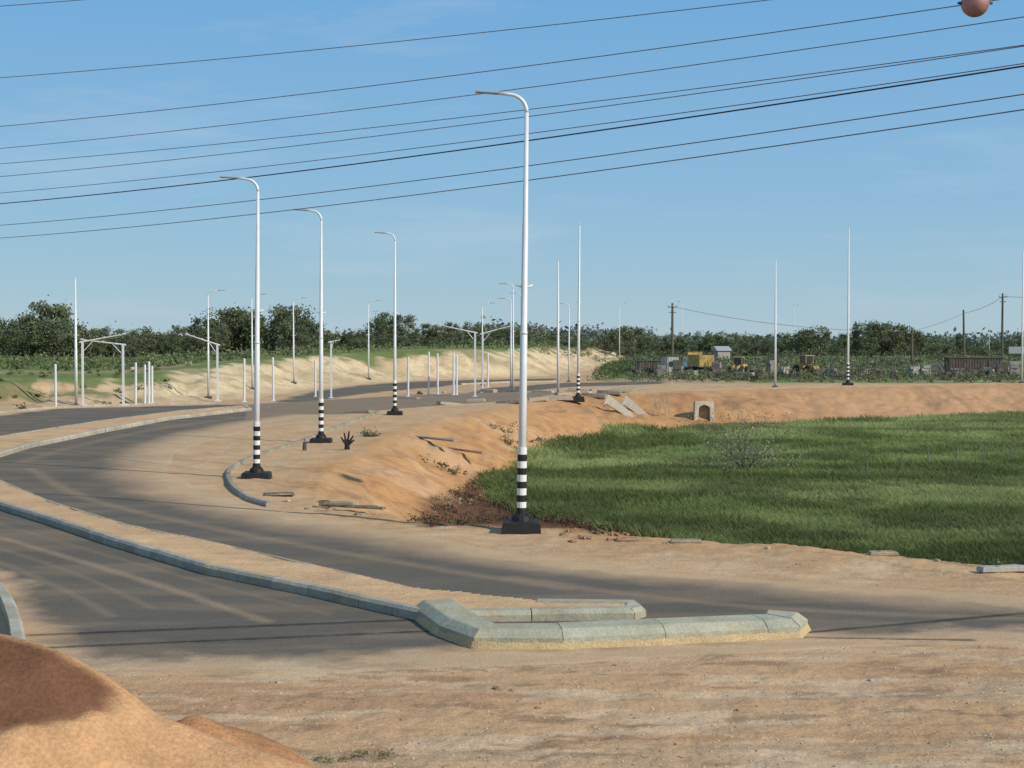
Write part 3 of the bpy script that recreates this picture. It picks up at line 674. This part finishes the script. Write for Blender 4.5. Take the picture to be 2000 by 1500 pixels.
for i in range(24):
    u=random.uniform(830,1010); t=(u-830)/180; v=1008-t*60+random.uniform(-8,10); rock(u,v,random.uniform(.08,.2),random.choice([1,3]))
for i in range(14): rock(random.uniform(1070,1250),random.uniform(1036,1062),random.uniform(.07,.16),3)
def slab(u,v,sz,rz,colr,rx=0,ry=0,name='concrete_slab',label='broken concrete slab lying on the dirt',cat='slab',lift=0,m=None):
    x,y,z=G(u,v); mb=MB(); mb.cur=colr; mb.box((0,0,0),sz,bev=.015,taper=.97); mb.box((sz[0]*.1,sz[1]*.1,sz[2]*.5),(sz[0]*.5,sz[1]*.5,.02),rz=.2)
    obj(name,mb.mesh(name,[m or M_conc]),loc=(x,y,z+sz[2]/2+lift),rot=(rx,ry,rz),label=label,cat=cat)
slab(1636,1062,(.5,.3,.12),.1,(.55,.54,.48)); slab(1670,1078,(.45,.35,.1),-.2,(.4,.33,.25)); slab(1725,1085,(.6,.3,.08),.0,(.34,.28,.2))
slab(1960,1116,(1.0,.3,.1),.15,(.4,.4,.36)); slab(1340,1060,(.7,.3,.06),-.1,(.33,.27,.2)); slab(1225,1057,(.5,.25,.06),0,(.3,.2,.15))
slab(318,1100,(.95,.22,.03),-.05,(.5,.5,.47),name='plank',label='pale flat board dropped on the asphalt',cat='board',lift=.02)
slab(690,1000,(1.9,.2,.06),-.45,(.16,.13,.10),name='plank',label='dark weathered plank on the embankment edge',cat='plank',lift=.1)
slab(655,994,(1.2,.25,.1),-.3,(.28,.25,.2),name='plank',label='grey timber board on the embankment edge',cat='plank',lift=.1)
slab(633,993,(.3,.3,.2),.1,(.04,.04,.04),name='debris_block',label='dark rubbish block by the dirt crest',cat='debris')
slab(545,968,(.9,.5,.05),.2,(.12,.1,.08),name='plank',label='flat dark board behind the kerb',cat='plank',lift=.02)
slab(845,868,(4.5,.3,.08),-1.0,(.30,.28,.25),name='plank',label='long grey board on the orange slope',cat='plank',lift=.2)
slab(910,893,(4.0,.22,.08),-1.1,(.40,.24,.16),name='plank',label='reddish board on the orange slope',cat='plank',lift=.2)
for i,(u,v,a,b) in enumerate([(1000,788,2.2,.5),(1050,783,1.5,.5),(1090,782,2.2,.5),(1160,776,2,.6),(1190,770,2.0,.6),(1210,766,2.0,.6),(1170,766,1.6,.6),(1060,768,1.8,.4),(955,768,1.2,.7),(700,808,2,.3),(880,792,1.8,.4),(930,786,1.3,.5),(1245,762,2,.5),(800,780,1.6,.3),(1130,764,1.8,.5),(1100,772,1.2,.4)]):
    slab(u,v,(a,.8,b*.5),random.uniform(-.5,.5),random.choice([(.36,.33,.28),(.24,.21,.18),(.44,.38,.3)]),ry=random.uniform(-.15,.15),label='discarded precast concrete piece by the junction')
def wingwall(u,v,L,h,ry,rz,c):
    x,y,z=G(u,v); mb=MB(); mb.cur=c
    pr=[(-L/2,-h*.2),(L/2,-h*.5),(L/2,-h*.1),(-L/2,h*.5)]
    vs=[(a,0,b) for a,b in pr]+[(a,.22,b) for a,b in pr]; mb.add(vs,[(0,1,2,3),(7,6,5,4),(0,4,5,1),(1,5,6,2),(2,6,7,3),(3,7,4,0)]); mb.box((-L*.45,.15,0),(.12,.4,h*.8))
    obj('wing_wall',mb.mesh('wing_wall',[M_conc]),loc=(x,y-.6,z+.3),rot=(-.35,ry,rz),label='pale precast wing wall leaning on the embankment',cat='wing wall')
wingwall(1212,806,2.7,1.0,.45,-.15,(.56,.51,.42)); wingwall(1245,806,2.7,1.0,.50,-.15,(.50,.46,.38))
for du in (0,12,26,34): slab(1272+du,812,(.14,.08,1.7),.1,(.46,.33,.23),ry=-.4+du*.01,name='plank',label='wooden plank leaning against the embankment',cat='plank')
def culvert():
    x,y,z=G(1376,806); y2=y-2.0; z2=hz(x*y2/y,y2)-.1; e=obj('culvert',None,loc=(x*y2/y,y2,z2),rot=(0,0,.12),label='small square concrete culvert headwall with arched opening',cat='culvert')
    mb=MB(); mb.cur=(.62,.55,.44); w=.74; hgt=1.6; ow=.46; oh=1.1; n=10
    inn=[(-ow-.06,-.6)]+[(-ow*math.cos(math.pi*k/n),oh-.1+.3*math.sin(math.pi*k/n)) for k in range(n+1)]+[(ow+.06,-.6)]
    out=[(-w-.12,-.6),(-w-.02,oh-.1)]+[((-w+2*w*(k-1)/(n-2)),hgt) for k in range(1,n)]+[(w+.02,oh-.1),(w+.12,-.6)]
    m=len(inn); L_=.3
    vs=[(a,0,b) for a,b in inn]+[(a,0,b) for a,b in out]+[(a,L_,b) for a,b in inn]+[(a,L_,b) for a,b in out]; fs=[]
    for k in range(m-1): fs+= [(k,k+1,m+k+1,m+k),(2*m+k,2*m+k+1,k+1,k),(m+k,m+k+1,3*m+k+1,3*m+k)]
    mb.add(vs,fs); obj('headwall',mb.mesh('culvert_headwall',[M_conc]),parent=e)
    mb=MB(); mb.cur=(.50,.36,.24); mb.box((0,.75,.5),(1.4,.2,2.0)); mb.box((0,.48,1.5),(1.35,.35,.12)); mb.box((-.6,.48,.5),(.12,.35,2.0)); mb.box((.6,.48,.5),(.12,.35,2.0)); obj('barrel',mb.mesh('culvert_barrel',[M_soil]),parent=e)
culvert()
x,y,z=G(678,880); mb=MB()
mb.tube([(0,0,-.2),(0,0,.22)],[.13,.10],7)
for a,l,t in ((-.7,.4,.055),(-.25,.5,.05),(.15,.55,.05),(.6,.45,.05),(1.0,.35,.05)): mb.tube([(0,0,.15),(math.sin(a)*l*.5,0,.2+math.cos(a)*l*.4),(math.sin(a)*l,.03,.2+math.cos(a)*l)],[.07,t,.03],6)
obj('tree_stump',mb.mesh('tree_stump',[M_black]),loc=(x,y,z),label='charred black stump with stubby branches on the shoulder',cat='tree stump')
x,y,z=G(595,880); mb=MB(); mb.tube([(0,0,-.1),(0,0,.22),(0,0,.28)],[.09,.08,.06],8); mb.box((.03,0,.31),(.2,.14,.05)); obj('marker_post',mb.mesh('marker_post',[M_dark]),loc=(x,y,z),label='short black marker post on the dirt shoulder',cat='marker post')
n=5600; u_=r.uniform(-100,2100,n); v_=1500-r.random(n)**1.3*480
pts=np.array([P(a,b)[:2] for a,b in zip(u_,v_)]); srp=sdroad(pts[:,0],pts[:,1]); sbp=sd(basin,pts[:,0],pts[:,1]); k=(srp>.6)&(sbp>-.5); pts=pts[k]; hp=Hn(pts[:,0],pts[:,1])[0]
oc=np.array([(1,0,0),(0,1,0),(-1,0,0),(0,-1,0),(0,0,.6),(0,0,-.8)]); of=np.array([(0,1,4),(1,2,4),(2,3,4),(3,0,4),(1,0,5),(2,1,5),(3,2,5),(0,3,5)])
sz=.007+.018*r.random(len(pts))**4; V=(np.stack([pts[:,0],pts[:,1],hp+.002],1)[:,None,:]+(oc[None]*(.6+.8*r.random((len(pts),6,1))))*sz[:,None,None]).reshape(-1,3)
Fp=(of[None]+(np.arange(len(pts))*6)[:,None,None]).reshape(-1,3); cc=np.repeat(np.where(r.random((len(pts),1))<.7,np.array([[.58,.44,.30]]),np.array([[.30,.19,.12]])),6,0)
obj('gravel',mesh_np('gravel',V,Fp,cc,[M_rock]),kind='stuff',label='scattered small stones on the bare dirt',cat='gravel')

# ---------- works yard ----------
def thing(name,u,d,rz,label,cat,group=None,sc=1):
    x=(u-1000)/3000*d; return obj(name,None,loc=(x,d,hz(x,d)),rot=(0,0,rz),label=label,cat=cat,group=group,scale=(sc,sc,sc))
def part(e,name,fn,mats,smooth=False,loc=(0,0,0)):
    mb=MB(); fn(mb); return obj(name,mb.mesh(name,mats,smooth),parent=e,loc=loc)
def wheel(e,x,y,r0,w=.4):
    me=MB(); me.tube([(0,-w/2,0),(0,-w/2+.06,0),(0,w/2-.06,0),(0,w/2,0)],[r0*.88,r0,r0,r0*.88],16); p=obj('wheel',None,parent=e,loc=(x,y,r0)); obj('tyre',me.mesh('tyre',[M_rub]),parent=p)
    me=MB(); me.tube([(0,-w/2-.02,0),(0,w/2+.02,0)],[r0*.45]*2,10); obj('rim',me.mesh('rim',[M_yel]),parent=p)
def loader(u,d,rz,sc=1):
    e=thing('wheel_loader',u,d,rz,'dusty yellow wheel loader parked in the works yard','wheel loader','yellow machines in the yard',sc)
    part(e,'body',lambda m:(m.box((-1.2,0,1.25),(2.4,1.5,.8),bev=.12),m.box((1.0,0,1.0),(2.2,.8,.5),bev=.05),m.box((-2.3,0,1.15),(.4,1.3,.7),bev=.05)),[M_yel])
    part(e,'cab',lambda m:(m.box((-.2,0,2.72),(1.5,1.4,.14),bev=.04),[m.box((-.2+sx*.65,sy*.62,2.15),(.09,.09,1.05)) for sx in(-1,1) for sy in(-1,1)]),[M_yel])
    part(e,'window',lambda m:m.box((-.2,0,2.15),(1.25,1.2,1.0)),[M_glass])
    for sy in (-1,1): part(e,'arm',lambda m:m.tube([(.6,sy*.4,1.5),(1.8,sy*.4,1.2),(2.6,sy*.4,.5)],[.13,.13,.1],6),[M_yel])
    part(e,'bucket',lambda m:(m.box((2.75,0,.5),(.12,2.3,.8),ry=-.2),m.box((3.1,0,.15),(.9,2.3,.1)),[m.box((3.05,sy*1.12,.4),(.7,.08,.6)) for sy in(-1,1)]),[M_dark])
    for sx in (-1.3,1.3):
        for sy in (-.95,.95): wheel(e,sx,sy,.68,.5)
loader(1442,190,-2.0,.82); loader(1577,192,-1.1,.88)
def truck(u,d,rz):
    e=thing('dump_truck',u,d,rz,'dump truck with dusty yellow body parked among weeds','truck',sc=.86)
    part(e,'chassis',lambda m:m.box((0,0,.9),(6,1.0,.3)),[M_dark]); part(e,'cab',lambda m:(m.box((2.4,0,1.75),(1.6,2.2,1.6),bev=.15)),[M_white]); part(e,'window',lambda m:(m.box((3.21,0,2.1),(.04,1.8,.7)),m.box((2.5,0,2.1),(.9,2.23,.6))),[M_glass])
    part(e,'bed',lambda m:(m.box((-.9,0,1.25),(4.4,2.3,.12)),m.box((-.9,1.12,2.1),(4.4,.1,1.6)),m.box((-.9,-1.12,2.1),(4.4,.1,1.6)),m.box((1.3,0,2.3),(.1,2.3,2.0)),m.box((-3.1,0,2.1),(.1,2.3,1.5)),[m.box((-2.6+i*.85,-1.2,2.1),(.12,.08,1.6)) for i in range(5)],m.box((1.8,0,3.2),(1.1,2.3,.08))),[M_yel])
    for sx in (-2.2,-1.1,2.3):
        for sy in (-1,1): wheel(e,sx,sy,.5,.32)
truck(1364,194,1.85)
def container(u,d,rz,L,hh,m,name,label,cat):
    e=thing(name,u,d,rz,label,cat)
    part(e,'wall',lambda q:(q.box((0,0,hh/2),(L,2.3,hh)),[q.box((-L/2+.2+i*.35,-1.17,hh/2),(.14,.06,hh*.92)) for i in range(int(L/.35))]),[m])
    part(e,'roof',lambda q:q.box((0,0,hh+.06),(L+.2,2.5,.1)),[M_dark]); part(e,'door',lambda q:q.box((L*.3,-1.2,hh*.42),(.9,.1,hh*.8)),[M_dark])
    return e
container(1266,190,.1,2.8,1.6,M_rust,'container','low brown storage container in the yard','container')
container(1901,196,.0,6.8,2.0,M_rust,'shed','low dark brown shed with flat roof','shed')
M_cab=mat('cabin_panels',(.44,.42,.38),.8,.25,2)
e=container(1309,184,.2,1.4,2.4,M_cab,'site_cabin','small pale site cabin in the yard','cabin'); part(e,'window',lambda q:q.box((-.25,-1.2,1.5),(.5,.08,.6)),[M_glass])
def sign(u,d):
    e=thing('billboard',u,d,0,'pale rectangular board raised on two posts','billboard'); part(e,'board',lambda m:m.box((0,0,3.0),(2.0,.1,.9)),[M_lum])
    for s_ in (-.8,.8): part(e,'post',lambda m:m.box((s_,.1,1.4),(.12,.12,2.8)),[M_wood])
sign(1985,200)
M_blk=mat('stacked_blocks',(.24,.21,.18),.9,.35,2); M_wh=mat('pale_panels',(.36,.34,.29),.8,.35,2)
def pallet(u,d,w,h,mt,label):
    e=thing('pallet_stack',u,d,random.uniform(-.6,.6),label,'pallet stack','stacked building materials')
    part(e,'pallet',lambda m:[m.box((0,-.45+i*.3,.07),(w,.14,.1)) for i in range(4)]+[m.box((0,0,.03),(.1,1.0,.06))],[M_wood])
    part(e,'load',lambda m:[m.box((random.uniform(-.12,.12),0,.18+h/4*(i+.5)),(w*random.uniform(.7,.98),random.uniform(.7,1.0),h/4),rz=random.uniform(-.1,.1)) for i in range(4)],[mt])
for u,d,w,h,mt in [(1290,176,1.3,1.3,M_blk),(1325,178,1.2,1.1,M_blk),(1400,190,1.4,1.4,M_blk),(1480,172,1.5,.9,M_blk),(1506,192,1.0,1.6,M_blk),(1530,188,1.2,.9,M_wh),(1625,176,1.3,.9,M_blk),(1690,190,1.6,.6,M_blk),(1745,186,1.2,.5,M_blk),(1785,178,1.3,1.1,M_wh),(1808,178,1.2,1.2,M_wh),(1830,186,1.3,1.4,M_blk),(1868,182,1.6,.8,M_blk),(1930,184,1.2,.9,M_wh),(1980,186,1.6,1.6,M_wh),(1455,170,2.2,.6,M_wh),(1350,172,1.6,.8,M_wh)]:
    pallet(u,d,w,h,mt,'stack of grey blocks and panels on a pallet')
mb=MB(); mb.box((0,0,.25),(1.1,.7,.5),bev=.06); mb.box((.3,.1,.6),(.5,.4,.4),rz=.3); mb.tube([(-.4,0,.4),(-.6,.2,1.3)],[.05,.04],6); bl=mb.mesh('scrap_block',[M_rust])
mb=MB(); mb.tube([(0,0,0),(.1,0,1.0),(.7,0,1.9)],[.07,.06,.04],6); mb.box((0,0,.3),(.9,.6,.35),rz=.2); mb.box((.6,0,.2),(.5,.8,.3),rz=.6); bl2=mb.mesh('scrap_frame',[M_dark])
for u in (1235,1250,1385,1410,1455,1495,1545,1600,1615,1640,1680,1715,1730,1760,1850,1885,1915,1945,1965):
    d=random.uniform(168,196); x=(u-1000)/3000*d
    for i in range(3):
        sc=random.uniform(.6,1.2); xx=x+random.uniform(-1,1); yy=d+random.uniform(-2,2)
        obj('scrap_block',random.choice([bl,bl2]),loc=(xx,yy,hz(xx,yy)+.12),rot=(random.uniform(-.2,.2),random.uniform(-.25,.25),random.uniform(0,6)),scale=(sc,sc,sc),label='dark scrap machinery block dumped among weeds',cat='scrap',group='scrap lying in the works yard')
mb=MB(); mb.tube([(0,0,-.2),(0,0,1.9),(.12,0,2.15)],[.045,.04,.035],5); yp=mb.mesh('yard_post',[M_wood])
for i in range(34):
    u=1235+i*23+random.uniform(-6,6); d=random.uniform(160,166); x=(u-1000)/3000*d; s_=random.uniform(.7,1.1)
    obj('yard_fence_post',yp,loc=(x,d,hz(x,d)),rot=(random.uniform(-.08,.08),random.uniform(-.1,.1),random.uniform(0,6)),scale=(1,1,s_),label='thin crooked fence post at the yard edge',cat='fence post',group='fence posts round the works yard')
e=thing('hut',1409,300,.3,'small hut with grey metal roof among trees','hut'); part(e,'wall',lambda m:m.box((0,0,1.1),(2.6,2.4,2.2)),[M_wh]); part(e,'roof',lambda m:m.add([(-1.6,-1.5,2.1),(1.6,-1.5,2.1),(1.6,1.5,2.1),(-1.6,1.5,2.1),(-1.6,0,3.0),(1.6,0,3.0)],[(0,1,5,4),(2,3,4,5),(1,2,5),(3,0,4)]),[M_lum])

# ---------- light, sky, camera ----------
S=Vector((.78,-.48,.60)).normalized()
sun=bpy.data.lights.new('sun','SUN'); sun.energy=3.9; sun.angle=math.radians(.6); sun.color=(1,.93,.80)
so=bpy.data.objects.new('sun',sun); COL.objects.link(so); so.rotation_euler=S.to_track_quat('Z','Y').to_euler()
w=bpy.data.worlds.new('World'); scene.world=w; w.use_nodes=True; nt=w.node_tree; N=nt.nodes; L=nt.links; bg=N['Background']
sky=N.new('ShaderNodeTexSky'); sky.sky_type='NISHITA'; sky.sun_disc=False; sky.sun_elevation=math.asin(S.z); sky.sun_rotation=math.atan2(S.x,S.y); sky.air_density=1.0; sky.dust_density=.3; sky.ozone_density=3.0
tc=N.new('ShaderNodeTexCoord'); sp=N.new('ShaderNodeSeparateXYZ'); L.new(tc.outputs['Generated'],sp.inputs[0])
rp=N.new('ShaderNodeValToRGB'); L.new(sp.outputs['Z'],rp.inputs[0]); el=rp.color_ramp.elements
def lin(c): return tuple(((x/255)/12.92 if x/255<.04045 else ((x/255+.055)/1.055)**2.4) for x in c)
stops=[(0,(172,198,210)),(.035,(158,193,213)),(.10,(138,185,218)),(.22,(112,171,220)),(.6,(112,150,190))]
el[0].position=0; el[0].color=(*lin(stops[0][1]),1); el[1].position=.6; el[1].color=(*lin(stops[4][1]),1)
for p,c in stops[1:4]: e_=el.new(p); e_.color=(*lin(c),1)
sc_=N.new('ShaderNodeVectorMath'); sc_.operation='SCALE'; sc_.inputs['Scale'].default_value=10; L.new(rp.outputs[0],sc_.inputs[0])
mm=N.new('ShaderNodeMixRGB'); mm.inputs[0].default_value=.92; L.new(sky.outputs[0],mm.inputs[1]); L.new(sc_.outputs[0],mm.inputs[2])
mp_=N.new('ShaderNodeMapping'); mp_.inputs['Scale'].default_value=(1.6,1.6,9); mp_.inputs['Rotation'].default_value=(0,.12,0)
no=N.new('ShaderNodeTexNoise'); no.inputs['Scale'].default_value=2.2; no.inputs['Detail'].default_value=7; no.inputs['Roughness'].default_value=.6
cr_=N.new('ShaderNodeMapRange'); cr_.inputs[1].default_value=.52; cr_.inputs[2].default_value=.8; cr_.inputs[3].default_value=0; cr_.inputs[4].default_value=.45
mx=N.new('ShaderNodeMixRGB'); mx.inputs[2].default_value=(5.6,6.6,7.4,1)
L.new(tc.outputs['Generated'],mp_.inputs[0]); L.new(mp_.outputs[0],no.inputs[0]); L.new(no.outputs[0],cr_.inputs[0]); L.new(cr_.outputs[0],mx.inputs[0]); L.new(mm.outputs[0],mx.inputs[1]); L.new(mx.outputs[0],bg.inputs[0]); bg.inputs[1].default_value=.1
cam=bpy.data.cameras.new('camera'); cam.sensor_width=36; cam.lens=54; cam.clip_end=9000; cam.clip_start=.1
co=bpy.data.objects.new('camera',cam); COL.objects.link(co); co.location=(0,0,CAMH); co.rotation_euler=(math.pi/2-TH,0,0); scene.camera=co
scene.view_settings.view_transform='Standard'; scene.view_settings.look='None'; scene.view_settings.exposure=0
